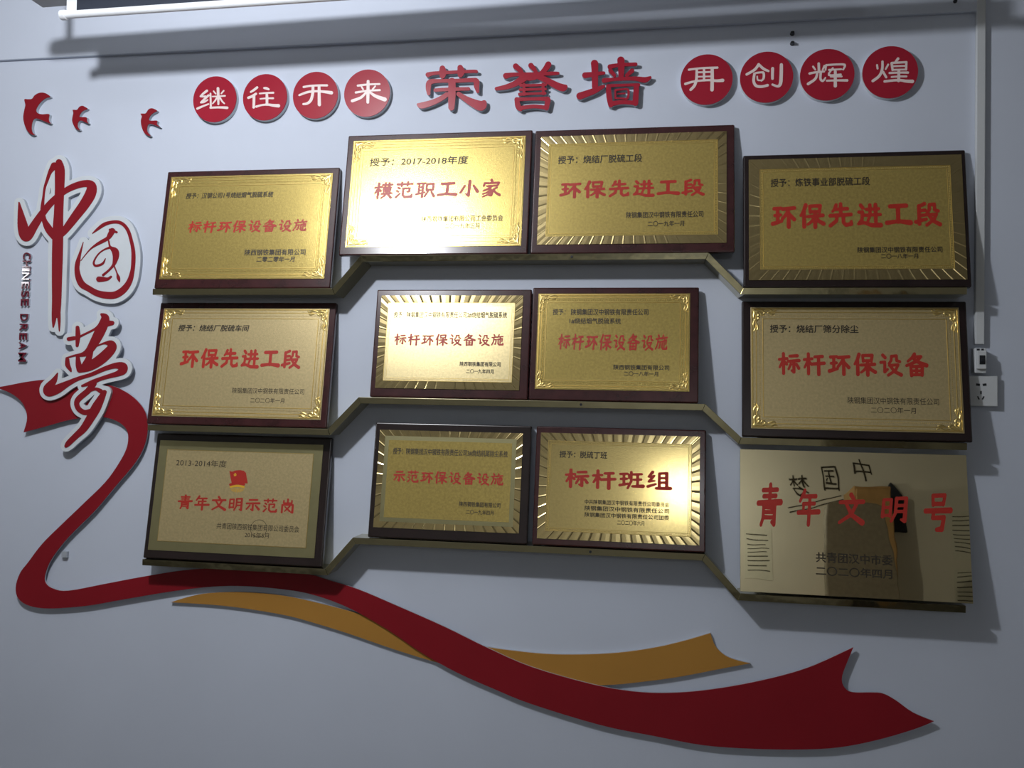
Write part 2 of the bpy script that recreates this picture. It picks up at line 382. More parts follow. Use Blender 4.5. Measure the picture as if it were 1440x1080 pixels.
T = [
 # x0,x1,z0,z1 (unit depth), margins l,r,t,b, kind, wood, gold, label, lines[(role,text,px0,py0,px1,py1,h,bold,shear)]
 (-.6219,-.4004,.1579,.2965,(.014,.017,.017,0),'A','wood','goldA',
  'gold plaque on dark red board, leftmost of the topmost row, with eight slanted red characters',
  [('recipient','授予：汉钢公司1号烧结烟气脱硫系统',262,274.4,384.4,274.6,8,.012,.15),
   ('title','标杆环保设备设施',265,318,431.8,318,18,.022,.25),
   ('issuer','陕西钢铁集团有限公司',344.4,354.6,429.6,355,8.5,.01,0),
   ('date','二零二零年一月',361,364.6,414.4,364.8,7.5,.01,.1)]),
 (-.6260,-.3999,-.0169,.1245,(.014,.017,.017,0),'A','wood','goldB',
  'dull gold plaque with six red characters, middle of the left column',
  [('recipient','授予：烧结厂脱硫车间',251,461,350.4,461.8,9,.015,.15),
   ('title','环保先进工段',254.4,503,422.2,505,29,.035,0),
   ('issuer','陕钢集团汉中钢铁有限责任公司',326.7,549.5,427.8,550.5,8,.0,0),
   ('date','二〇二〇年一月',352,563,400,563.5,7,.0,0)]),
 (-.6249,-.4031,-.1864,-.0469,(.013,.022,.020,0),'C','woodd','goldB',
  'gold plaque with olive rim and small red flag emblem, lowest of the left column',
  [('year_line','2013-2014年度',248.2,650.5,318.9,652.3,10,.0,0),
   ('title','青年文明示范岗',250,708,415.6,710,21,.02,0),
   ('issuer','共青团陕西钢铁集团有限公司委员会',305,740.5,421,743.3,9,.0,0),
   ('date','2015年5月',344.4,752.2,378.4,753.2,7.5,.0,0)]),
 (-.3743,-.1548,.1964,.3367,(.017,.017,.017,0),'A','wood','goldA',
  'gold plaque with a bright white glare, second from left in the topmost row',
  [('recipient','授予：2017-2018年度',520,227.8,658.4,225.2,11,.012,.05),
   ('title','模范职工小家',525.6,268,704.4,264.5,25,.03,.1),
   ('issuer','陕西钢铁集团有限公司工会委员会',593,307.5,707.3,307,8.5,.012,0),
   ('date','二〇一九年三月',625.6,318,674,317.6,7.5,.01,0)]),
 (-.1358,.0837,.1974,.3345,(.016,.020,.019,0),'B','wood','goldA',
  'gold plaque with faceted rim, right of the glaring one in the topmost row',
  [('recipient','授予：烧结厂脱硫工段',785,225.8,903,221.5,11,.01,0),
   ('title','环保先进工段',787.3,268.8,990,260.8,26,.03,0),
   ('issuer','陕钢集团汉中钢铁有限责任公司',880.7,303,989,300.6,8.5,.008,0),
   ('date','二〇一九年一月',911,315,962,314,7.5,.008,0)]),
 (.1095,.3418,.1542,.3004,(.013,.010,.013,0),'B','woodd','goldA',
  'gold plaque with faceted rim at the far right of the topmost row',
  [('recipient','授予：炼铁事业部脱硫工段',1083.8,257.8,1223,254,11.5,.022,0),
   ('title','环保先进工段',1084.5,304,1322.5,300.5,37,.035,0),
   ('issuer','陕钢集团汉中钢铁有限责任公司',1205.8,351.8,1325,350.5,8,.018,0),
   ('date','二〇一八年一月',1238.8,360.4,1291,360,7,.015,0)]),
 (.1137,.3396,-.0147,.1271,(.021,.018,.016,0),'A','woodd','goldB',
  'pale gold plaque with embossed scroll corners in the right column above the mirror-bright one',
  [('recipient','授予：烧结厂筛分除尘',1082.8,462.8,1207,462.3,11,.02,0),
   ('title','标杆环保设备',1094,511,1304.5,513,34,.035,0),
   ('issuer','陕钢集团汉中钢铁有限责任公司',1192,563.5,1320.3,564.5,9.5,.0,0),
   ('date','二〇二〇年一月',1224.4,576.9,1287.8,577.3,8.5,.0,0)]),
 (.1041,.3492,-.1988,-.0376,None,'M','mirror','mirror',
  'unframed mirror-polished gold plaque reflecting the room, lowest of the right column', []),
 (-.3312,-.1535,.0238,.1402,(.014,.022,.017,0),'B','wood','goldD',
  'small gold plaque with glaring upper left corner, left one on the middle ledge',
  [('recipient','授予：陕钢集团汉中钢铁有限责任公司2#烧结烟气脱硫系统',554,442.8,713,442.9,8.5,.012,0),
   ('title','标杆环保设备设施',554.4,477.5,708.4,478,17.5,.02,0),
   ('issuer','陕西钢铁集团有限公司',646.8,512,704,512.3,6.5,.014,0),
   ('date','二〇一九年四月',655.6,522.2,694,522.3,6,.01,0)]),
 (-.1348,.0444,.0258,.1425,(.015,.022,.017,0),'A','wood','goldA',
  'small gold plaque with embossed scroll corners, right one on the middle ledge',
  [('recipient','授予： 陕钢集团汉中钢铁有限责任公司',777.6,438.8,911.8,439,8.5,.014,0),
   ('recipient','1#烧结烟气脱硫系统',801,451.3,873,451.5,8,.012,0),
   ('title','标杆环保设备设施',784.8,480.5,939,481.5,24,.02,.2),
   ('issuer','陕西钢铁集团有限公司',862.8,516.6,941,517,7,.014,0),
   ('date','二〇一八年一月',877.2,525.6,925.4,525.9,6.5,.01,0)]),
 (-.3289,-.1503,-.1451,-.0262,(.014,.022,.020,0),'B2','woodd','goldB',
  'small gold plaque on black board, left one on the bottom ledge',
  [('recipient','授予：陕钢集团汉中钢铁有限责任公司3#烧结机尾除尘系统',553,634,714,638.8,9,.014,0),
   ('title','示范环保设备设施',553,669.5,708,674.2,18.5,.022,0),
   ('issuer','陕西钢铁集团有限公司',645.8,708.5,703.8,711,7,.014,0),
   ('date','二〇一九年四月',655.6,719.8,694,721.4,6.5,.01,0)]),
 (-.1286,.0581,-.1496,-.0247,(.012,.015,.017,0),'B','wood','goldC',
  'small gold plaque with four red characters, right one on the bottom ledge',
  [('recipient','授予：脱硫丁班',787,638.3,853.5,640.6,9.5,.006,0),
   ('title','标杆班组',794.2,672,943.9,677,29,.03,0),
   ('issuer','中共陕钢集团汉中钢铁有限责任公司委员会',822.4,706,941,709.3,6.5,.01,0),
   ('issuer','陕钢集团汉中钢铁有限责任公司',822.4,715,941,718.4,6.5,.01,0),
   ('issuer','陕钢集团汉中钢铁有限责任公司团委',822.4,724.2,941,727.6,6.5,.01,0),
   ('date','二〇二〇年六月',868,734.5,906,736.5,6.5,.004,0)]),
]
shelf_of = [0.3125, -0.057, -0.4205, .399, .399, .312, -.0515, -.427, .028, .028, -.336, -.336]
def flat_text(parent, name, body, x0, v0, x1, v1, h, mt, bold, shear, y=-0.0006):
    vs, fs = text_mesh(body, 0, shear)
    V, F = [], []
    # a heavier pen: the same outline printed a hair to each side
    e = max(bold, .004)*.042*h/.012
    e = min(e, h*.024, .020*(x1-x0)/max(len(body), 1))
    for k, (dx, dz) in enumerate(((0, 0), (e, 0), (-e, 0), (0, e), (0, -e)) if bold else ((0, 0),)):
        n = len(V)
        for a, b, _ in vs: V.append((x0+(x1-x0)*a+dx, y-.00002*k, v0+(v1-v0)*a+(b-0.5)*h+dz))
        F += [tuple(q+n for q in f) for f in fs]
    return link_mesh(name, V, F, mt, parent)
# brush-drawn glyphs on a 100 x 100 field, y down: strokes of (x, y, radius)
WOOD = [[(6,34,4),(42,30,4)],[(25,10,5),(25,92,5)],[(24,36,4),(8,66,3)],[(28,42,4),(40,54,4)]]
BRUSH = {
 '环': [[(12,22,5),(40,20,4)],[(14,48,4),(38,46,4)],[(6,80,6),(42,70,4)],[(26,22,5),(26,74,5)],[(46,24,5),(94,20,5)],[(72,24,4),(60,44,5),(44,62,4)],[(70,38,5),(70,92,6)],[(76,46,4),(92,64,6)]],
 '保': [[(26,10,6),(18,32,5),(6,50,3)],[(19,36,5),(19,92,6)],[(42,14,4),(44,38,4)],[(42,14,4),(84,13,5),(80,38,4)],[(44,36,4),(80,35,4)],[(34,54,4),(94,50,5)],[(63,40,5),(63,94,6)],[(60,56,4),(50,72,4),(34,84,3)],[(66,56,4),(78,72,5),(96,82,6)]],
 '先': [[(34,12,5),(28,26,4),(20,36,3)],[(28,28,4),(78,26,5)],[(52,8,5),(52,50,5)],[(10,52,5),(92,48,5)],[(38,52,4),(34,72,5),(10,90,5)],[(62,52,5),(62,78,5),(72,88,5),(92,84,6),(93,74,3)]],
 '进': [[(18,14,5),(26,24,5)],[(10,40,4),(24,40,5),(22,70,4)],[(22,68,4),(10,82,4)],[(8,84,4),(30,80,4),(60,90,6),(94,90,7)],[(40,30,4),(88,28,4)],[(34,52,4),(94,50,4)],[(54,14,5),(54,50,4),(44,76,3)],[(76,12,5),(76,76,5)]],
 '工': [[(20,20,6),(82,18,6)],[(50,20,6),(50,78,6)],[(6,82,6),(50,76,5),(96,82,8)]],
 '段': [[(40,12,5),(18,22,4)],[(18,20,5),(18,88,5)],[(20,38,4),(42,36,4)],[(20,56,4),(42,54,4)],[(4,80,5),(44,70,4)],[(58,16,4),(58,34,4),(48,48,3)],[(58,16,4),(78,14,4),(78,36,4),(92,40,4)],[(52,54,4),(84,52,4),(74,72,4),(46,92,4)],[(58,60,4),(74,78,5),(96,90,6)]],
 '标': WOOD+[[(54,20,4),(88,18,5)],[(46,42,4),(96,38,5)],[(72,42,5),(72,86,5),(62,80,3)],[(58,54,4),(48,74,3)],[(84,54,4),(94,70,5)]],
 '杆': WOOD+[[(54,22,4),(88,20,5)],[(46,52,5),(96,48,5)],[(71,22,5),(71,94,6)]],
 '设': [[(18,12,5),(28,22,5)],[(8,42,4),(26,40,4),(25,80,5),(38,70,3)],[(56,16,4),(54,34,4),(44,46,3)],[(56,16,4),(78,14,4),(78,34,4),(92,38,4)],[(46,54,4),(84,51,4),(72,74,4),(40,94,4)],[(52,60,4),(70,80,5),(96,92,6)]],
 '备': [[(44,6,5),(32,22,4),(14,36,3)],[(40,18,4),(72,16,4),(52,36,5),(8,54,4)],[(34,22,3),(56,38,5),(94,52,7)],[(26,58,4),(28,94,5)],[(26,58,4),(76,56,5),(74,92,5)],[(28,75,3.5),(74,74,3.5)],[(28,91,4),(74,90,4)],[(51,58,4),(51,90,4)]],
 '施': [[(22,8,5),(28,18,4)],[(6,30,4),(46,26,4)],[(22,30,4),(18,64,4),(6,88,4)],[(22,48,4),(40,46,4),(36,82,4),(28,82,3)],[(62,8,4),(52,30,3)],[(58,24,4),(92,22,4)],[(52,46,4),(88,38,4),(86,60,4)],[(72,32,4),(72,74,4)],[(56,44,4),(56,78,5),(66,88,5),(94,86,6),(94,74,3)]],
 '示': [[(26,18,5),(76,16,5)],[(8,42,5),(92,38,6)],[(50,42,5),(50,86,6),(38,80,3)],[(30,54,4),(10,80,4)],[(68,54,4),(90,78,7)]],
 '范': [[(10,18,4),(90,16,4)],[(34,8,4),(34,28,4)],[(66,6,4),(64,26,4)],[(16,36,4),(26,42,4)],[(10,54,4),(20,60,4)],[(10,90,5),(28,70,3)],[(42,42,4),(78,40,4),(76,60,4),(66,60,3)],[(44,42,4),(44,78,5),(56,90,5),(90,88,6),(92,74,3)]],
 '班': [[(6,22,4),(34,20,4)],[(8,46,4),(32,44,4)],[(4,76,5),(36,68,4)],[(20,22,4),(20,72,4)],[(42,26,4),(42,40,3)],[(50,12,4),(50,56,4),(36,90,3)],[(60,22,4),(92,20,4)],[(62,48,4),(90,46,4)],[(56,80,4),(98,78,7)],[(76,22,4),(76,78,4)]],
 '组': [[(24,8,5),(10,30,4),(26,30,4)],[(30,26,4),(10,54,4),(32,50,3)],[(6,78,5),(36,66,4)],[(52,14,4),(52,84,5)],[(52,14,4),(82,12,5),(82,84,5)],[(54,36,4),(80,35,4)],[(54,58,4),(80,57,4)],[(40,86,5),(96,84,7)]],
 '青': [[(22,16,4),(78,14,4)],[(26,30,4),(74,28,4)],[(6,46,5),(94,42,6)],[(50,4,5),(50,44,4)],[(28,54,4),(28,80,4),(22,94,4)],[(28,54,4),(72,53,4),(72,92,5),(62,88,3)],[(30,66,3.5),(70,65,3.5)],[(30,78,3.5),(70,77,3.5)]],
 '年': [[(30,6,5),(12,34,4)],[(24,22,4),(80,20,5)],[(26,42,4),(76,40,4)],[(28,42,4),(28,64,4)],[(6,66,5),(96,62,6)],[(54,22,5),(54,96,6)]],
 '文': [[(46,6,6),(56,18,5)],[(8,30,5),(92,26,6)],[(70,30,5),(52,66,5),(10,92,4)],[(30,34,4),(54,68,6),(94,90,8)]],
 '明': [[(10,20,4),(10,76,5)],[(10,20,4),(36,18,4),(36,74,4)],[(12,46,4),(34,45,4)],[(12,73,4),(34,71,4)],[(54,14,5),(54,64,4),(42,90,4)],[(54,14,4),(88,12,5),(88,88,6),(76,84,3)],[(56,38,4),(86,36,4)],[(56,58,4),(86,56,4)]],
 '岗': [[(50,4,5),(50,28,4)],[(24,14,4),(24,30,4),(76,28,4)],[(76,12,4),(76,28,4)],[(16,42,5),(16,92,5)],[(16,42,4),(84,40,5),(84,90,6),(74,88,3)],[(64,50,4),(34,84,3)],[(34,54,3),(66,82,5)]],
 '号': [[(30,10,4),(32,32,4)],[(30,10,4),(72,8,4),(68,30,4)],[(32,30,4),(68,29,4)],[(6,48,5),(94,44,6)],[(36,50,4),(32,64,4),(72,62,5),(66,90,6),(48,92,4)]],
 '模': WOOD+[[(46,20,4),(96,18,4)],[(60,8,4),(60,28,4)],[(80,8,4),(80,28,4)],[(52,34,3.5),(54,58,3.5)],[(52,34,3.5),(90,33,3.5),(88,56,3.5)],[(54,45,3),(88,44,3)],[(54,56,3),(88,55,3)],[(44,70,4),(98,67,4)],[(70,60,4),(62,80,4),(44,94,3)],[(74,70,4),(96,92,6)]],
 '职': [[(4,16,4),(44,14,4)],[(14,16,4),(14,72,4)],[(34,16,4),(34,92,5)],[(16,36,3),(32,35,3)],[(16,54,3),(32,53,3)],[(2,76,4),(44,66,4)],[(54,20,4),(54,54,4)],[(54,20,4),(88,18,4),(88,52,4)],[(56,52,4),(86,51,4)],[(62,62,4),(48,88,4)],[(80,62,4),(96,88,6)]],
 '小': [[(50,8,6),(50,88,6),(36,80,3)],[(26,34,4),(8,70,5)],[(72,34,4),(94,66,7)]],
 '家': [[(48,4,5),(54,14,4)],[(14,22,4),(12,36,4)],[(14,22,4),(88,20,4),(82,34,3)],[(28,38,3.5),(74,36,3.5)],[(52,40,4),(34,54,4),(12,64,3)],[(40,50,3.5),(58,68,5),(54,90,5),(42,90,3)],[(46,60,3),(30,74,3),(10,82,3)],[(50,72,3),(32,88,3),(12,96,3)],[(80,46,3.5),(62,58,3)],[(62,58,3),(76,76,4),(96,88,6)]],
}
brush_cache = {}
def brush_title(parent, name, body, x0, x1, v, h, mt, shear, y, bold=.02):
    n = len(body); W_ = x1-x0
    cw = W_/(n+(n-1)*.13) if n > 1 else W_
    pitch = (W_-cw)/(n-1) if n > 1 else 0
    V, F = [], []
    for k, ch in enumerate(body):
        if (ch, bold) not in brush_cache: brush_cache[ch, bold] = brush_contour(BRUSH[ch], bold*65, (), 2.2, False)
        P, fs, _ = brush_cache[ch, bold]; m0 = len(V)
        for px, py in P:
            V.append((x0+k*pitch+cw*(px/100+shear*.5*(50-py)/100), y, v+h*(.5-py/100)))
        F += [tuple(q+m0 for q in f) for f in fs]
    o = link_mesh(name, V, F, mt, parent)
    return o
def text_px(parent, name, body, p, z0, ox, oz, mt, bold, shear, y=-0.0006):
    px0, py0, px1, py1, h = p
    a = on_plate(px0, py0, z0); b = on_plate(px1, py1, z0)
    c = on_plate((px0+px1)/2, (py0+py1)/2-h/2, z0); d = on_plate((px0+px1)/2, (py0+py1)/2+h/2, z0)
    vm = (a[1]+b[1])/2
    if name.startswith('title'):
        return brush_title(parent, name, body, a[0]-ox, b[0]-ox, vm-oz, c[1]-d[1], mt, shear, y, bold)
    return flat_text(parent, name, body, a[0]-ox, vm-oz, b[0]-ox, vm-oz, c[1]-d[1], mt, bold, shear, y)
for i, (x0, x1, z0, z1, mg, kind, wood, gold, label, lines) in enumerate(T):
    X0, X1, Z0 = x0*DP, x1*DP, z0*DP; H = (z1-z0)*DP; Wd = X1-X0
    # base of the thing: lower edge of its board, standing on the ledge
    b = (Z0-shelf_of[i])/math.cos(LEAN) if mg else 0.0
    b = max(b, 0.004) if mg else 0
    base = Vector((X0, CAM.y+DP, 1.55+Z0)) - EV*b
    t = thing('award_plaque', label, 'plaque', base, 'gold award plaques on the wall', rx=-LEAN)
    if kind == 'M':
        o = box('mirror_plate', 0, Wd, 0, 0.0012, 0, H, M['mirror'], t, bevel=0.0004)
        o2 = box('box_backing', 0.0005, Wd-0.0005, 0.0012, 0.012, 0.0005, H-0.0005, M['ledge'], t, bevel=0.0005)
        for ch, cx, cy, ww, hh in (('青', 1082, 710.5, 36, 62), ('年', 1137, 713, 32, 52), ('文', 1197, 716, 38, 46), ('明', 1258, 716, 40, 42), ('号', 1319, 720.5, 40, 58)):
            text_px(t, 'title_character', ch, (cx-ww/2, cy, cx+ww/2, cy, hh), Z0, X0, 0, M['inkred'], .022, .25, y=-0.0005)
        text_px(t, 'issuer', '共青团汉中市委', (1147.5, 784.5, 1255, 787, 14), Z0, X0, 0, M['ink'], .01, 0, y=-0.0005)
        text_px(t, 'date', '二〇二〇年四月', (1147.5, 803.5, 1254.5, 806.5, 13), Z0, X0, 0, M['ink'], .01, 0, y=-0.0005)
        continue
    l, r, tp, _ = mg
    # board: lacquered, with a stepped rounded edge; its front lies just behind the plate
    bm = bmesh.new(); add_box(bm, -l, Wd+r, 0.0016, 0.0170, 0, b+H+tp)
    bm_obj('wooden_board', bm, M[wood], t, bevel=0.0035, seg=3)
    pl = box('gold_plate', 0, Wd, -0.0002, 0.0016, b, b+H, M[gold] if kind != 'C' else M['dull'], t, bevel=0.0003)
    def sub(name, bm, mt):
        for v in bm.verts: v.co.z += b
        return bm_obj(name, bm, mt, t)
    if kind == 'A':
        bw = 0.028 if Wd > .42 else 0.022
        bm = bmesh.new(); ring(bm, .002, Wd-.002, .002, H-.002, .0035, -.0016, -.0002); ring(bm, bw*.42, Wd-bw*.42, bw*.42, H-bw*.42, .0025, -.0012, -.0002)
        ring(bm, bw, Wd-bw, bw, H-bw, .0022, -.0013, -.0002); sub('embossed_border', bm, M['relief'])
        s = 1.6 if Wd > .42 else 1.25
        for cx, sx in ((.003, 1), (Wd-.003, -1)):
            for cz, sz in ((.003, 1), (H-.003, -1)): scroll(t, cx, cz+b, sx, sz, s)
        bm = bmesh.new(); beads(bm, bw*.78, Wd-bw*.78, bw*.78, H-bw*.78, .0045, .0013); sub('bead_row', bm, M['relief'])['kind'] = 'stuff'
    elif kind in ('B', 'B2'):
        bw = 0.021 if Wd > .42 else 0.0195
        if i == 5: bw = .026
        bm = bmesh.new(); fan_border(bm, Wd, H, bw*(.8 if kind == 'B2' else 1), .00045 if Wd > .42 else .0007); sub('faceted_rim', bm, M['glint'])
        if kind == 'B2':
            bm = bmesh.new(); add_box(bm, bw*.8, Wd-bw*.8, -.0004, -.0002, bw*.8, H-bw*.8); sub('inner_mat', bm, M['dull'])
            c = .0265
            bm = bmesh.new(); add_box(bm, c, Wd-c, -.0007, -.0004, c, H-c); sub('inner_plate', bm, M['goldA'])
        else:
            bm = bmesh.new(); ring(bm, bw, Wd-bw, bw, H-bw, .0015, -.0010, -.0002)
            e = bw+.0075; ring(bm, e, Wd-e, e, H-e, .0012, -.0008, -.0002); sub('embossed_border', bm, M['relief'])
            bm = bmesh.new(); c = bw+.0045; beads(bm, c, Wd-c, c, H-c, .0042, .0012); sub('bead_row', bm, M['relief'])['kind'] = 'stuff'
    elif kind == 'C':
        bm = bmesh.new(); add_box(bm, .026, Wd-.026, -.0009, -.0002, .026, H-.026); sub('inner_plate', bm, M['goldB'])
        bm = bmesh.new(); ring(bm, .0245, Wd-.0245, .0245, H-.0245, .0015, -.0012, -.0002); sub('inner_edge', bm, M['relief'])
        # emblem: waving flag above a golden band and rays
        def tfe(x, y):
            q = on_plate(190+x/4.5, 590+y/4.5, Z0); return q[0]-X0, q[1]+b
        em = bpy.data.objects.new('flag_emblem', None)
        bm = bmesh.new()
        pts = [(598, 325), (615, 330), (640, 322), (665, 320), (690, 325), (703, 338), (708, 370), (714, 404), (700, 404), (680, 400), (650, 398), (612, 402), (606, 370)]
        vs = [bm.verts.new((tfe(x, y)[0], -.0013, tfe(x, y)[1])) for x, y in pts]; bm.faces.new(vs)
        fl = bm_obj('flag_emblem', bm, M['inkred'], t)
        brush_mesh('ribbon', [[(604, 412, 8), (645, 404, 8), (690, 410, 8)]], tfe, -.0014, None, M['inkred'], fl, step=3)
        bm = bmesh.new()
        cx, cy = 648, 432
        for k in range(9):
            a0 = math.radians(20+k*17.5-4); a1 = math.radians(20+k*17.5+4)
            q = [(cx+10*math.cos(a0), cy+6*math.sin(a0)), (cx+46*math.cos(a0), cy+30*math.sin(a0)), (cx+46*math.cos(a1), cy+30*math.sin(a1)), (cx+10*math.cos(a1), cy+6*math.sin(a1))]
            bm.faces.new([bm.verts.new((tfe(*p)[0], -.0013, tfe(*p)[1])) for p in q])
        bm_obj('sun_rays', bm, M['inkyel'], fl)['kind'] = 'stuff'
        brush_mesh('sun_band', [[(605, 427, 6), (648, 420, 7), (690, 427, 6)]], tfe, -.00135, None, M['inkyel'], fl, step=3)
        brush_mesh('star', [[(628, 350, 3), (636, 342, 3), (640, 352, 3), (630, 356, 3)]], tfe, -.0015, None, M['inkyel'], fl, step=1.5)
        bpy.data.objects.remove(em)
    yt = {'A': -.0007, 'B': -.0007, 'B2': -.0011, 'C': -.0013}[kind]
    for role, body, px0, py0, px1, py1, h, bold, shear in lines:
        mt = M['inkred'] if role == 'title' else M['ink']
        text_px(t, role, body, (px0, py0, px1, py1, h), Z0, X0, -b, mt, bold, shear, y=yt)
    if kind == 'C':   # faint round seal stamped over the date
        bm = bmesh.new(); q = on_plate(190+783/4.5, 590+690/4.5, Z0); n = 28
        for k in range(n):
            a0, a1 = 2*math.pi*k/n, 2*math.pi*(k+1)/n
            bm.faces.new([bm.verts.new((q[0]-X0+rr*math.cos(a), -.0012, q[1]+b+rr*math.sin(a))) for rr, a in ((.0225, a0), (.0237, a0), (.0237, a1), (.0225, a1))])
        bm_obj('seal_ring', bm, M['ink'], t)

# ------------------------------------------------------------------ round character discs
DT = 0.016
def crop(x0, y0, s): return lambda x, y: (x0+x/s, y0+y/s)
cA, cB, cC, cD = crop(260, 80, 9), crop(400, 80, 9), crop(950, 70, 8), crop(1110, 50, 7.2)
disc_zh = {
 '继': ((301.8, 139.3), cA, [[(280,430,16),(235,465,14),(200,500,12)],[(200,500,12),(240,503,12),(262,498,10)],[(300,488,14),(250,535,14),(205,578,12)],[(205,578,12),(245,572,12),(290,545,9)],[(160,655,15),(230,625,12),(300,598,10)],[(420,400,17),(424,500,16),(425,600,12)],[(350,503,9),(430,500,10),(508,494,11)],[(365,435,9),(392,468,9)],[(492,430,10),(462,465,9)],[(405,520,10),(380,560,10),(352,592,8)],[(445,518,10),(470,560,11),(500,590,9)],[(325,465,11),(328,560,12),(330,640,12)],[(325,645,13),(430,640,13),(535,645,17)]]),
 '往': ((372.4, 136.4), cA, [[(915,388,15),(875,420,15),(835,445,12)],[(900,468,15),(850,500,16),(805,518,16)],[(876,500,17),(875,570,17),(872,640,16)],[(1005,395,13),(1035,400,17),(1062,412,12)],[(948,465,10),(1030,458,11),(1120,455,13)],[(955,532,9),(1040,525,10),(1118,525,12)],[(1038,465,15),(1040,530,17),(1040,605,16)],[(905,630,14),(970,612,12),(1050,605,14),(1120,615,18),(1185,620,22)]]),
 '开': ((443.3, 134.6), cB, [[(245,382,14),(330,368,13),(440,362,13),(540,362,14)],[(190,485,13),(290,448,15),(400,435,14),(500,442,17),(595,455,22)],[(362,385,18),(358,470,18),(335,550,18),(290,590,16),(240,598,13)],[(440,385,18),(441,500,19),(443,605,21)]]),
 '来': ((516, 130.3), cB, [[(930,365,14),(1060,350,12),(1205,345,12)],[(905,452,14),(1050,430,12),(1208,422,13)],[(1060,310,18),(1058,450,20),(1056,575,18)],[(1030,455,13),(970,515,17),(860,558,19)],[(1085,450,14),(1150,495,20),(1270,540,26)],[(975,375,10),(995,410,11)],[(1150,372,10),(1118,410,10)]]),
 '再': ((993.5, 110.4), cC, [[(150,225,12),(290,208,11),(470,202,13)],[(238,235,14),(235,330,15),(215,400,16),(170,450,15)],[(320,210,13),(320,345,13)],[(412,215,18),(412,330,19),(410,450,20)],[(245,255,10),(400,250,10)],[(245,305,9),(400,300,9)],[(110,385,14),(220,355,12),(380,342,12),(460,350,15),(530,345,19)]]),
 '创': ((1077.9, 107), cC, [[(935,165,15),(890,225,15),(800,278,14)],[(940,170,14),(990,215,15),(1045,240,12)],[(905,262,11),(960,255,11),(990,262,13),(990,320,13),(965,350,9)],[(888,270,14),(878,350,15),(905,405,16),(970,415,15),(1035,400,15)],[(918,300,8),(925,340,9),(960,345,8)],[(1092,212,17),(1090,270,16),(1090,325,15)],[(1190,170,18),(1188,290,19),(1180,380,19),(1150,412,14),(1090,392,12)]]),
 '辉': ((1163.2, 104.9), cD, [[(297,285,13),(300,365,13)],[(240,315,10),(262,345,9)],[(355,308,10),(338,345,9)],[(205,385,12),(280,370,10),(352,365,10)],[(283,380,12),(262,440,13),(190,490,14)],[(318,375,12),(315,440,12),(340,460,11),(365,428,8)],[(372,300,10),(366,348,9)],[(375,300,10),(470,294,10),(560,297,11),(545,345,9)],[(400,348,9),(525,342,9)],[(440,330,9),(400,400,10),(520,395,10)],[(380,458,10),(470,455,10),(585,455,13)],[(465,365,14),(465,430,15),(465,510,17)],[(418,418,8),(530,415,9)]]),
 '煌': ((1251.8, 100.5), cD, [[(943,265,12),(940,340,13),(910,410,14),(845,460,14)],[(888,300,10),(893,335,10)],[(1000,295,10),(975,340,9)],[(950,370,12),(980,422,12)],[(1100,235,14),(1075,265,10)],[(1035,280,12),(1045,350,11)],[(1040,278,11),(1185,270,11)],[(1185,270,11),(1182,345,11)],[(1048,312,9),(1178,308,9)],[(1045,348,9),(1180,345,9)],[(1015,380,11),(1110,376,10),(1200,376,12)],[(1035,420,9),(1110,415,10),(1185,415,10)],[(1108,350,13),(1106,460,14)],[(965,465,13),(1100,452,12),(1180,462,15),(1245,465,18)]]),
}
order = ['first', 'second', 'third', 'fourth']
for k, (ch, (c, cf, sts)) in enumerate(disc_zh.items()):
    P = W(c[0], c[1], DT); cx, cz = P.x, 1.55+0.8475
    side = 'left' if k < 4 else 'right'
    t = thing('character_disc', f'round red disc with cream character, {order[k % 4]} from the left in the {side} set of four', 'wall sign', (cx, 0, cz), 'round red discs with cream characters')
    n = 56; R = .0645
    bm = bmesh.new(); extrude_poly(bm, [(R*math.cos(2*math.pi*a/n), R*math.sin(2*math.pi*a/n)) for a in range(n)], -DT+.003, 0.0)
    bm_obj('disc_body', bm, M['white'], t)
    bm = bmesh.new(); extrude_poly(bm, [(R*math.cos(2*math.pi*a/n), R*math.sin(2*math.pi*a/n)) for a in range(n)], -DT, -DT+.003)
    bm_obj('disc_face', bm, M['red'], t)
    def tf(x, y, cf=cf, cx=cx, cz=cz):
        q = W(*cf(x, y), DT); return q.x-cx, q.z-cz
    brush_mesh('character', sts, tf, -DT-.0007, -DT, M['cream'], t, step=4)

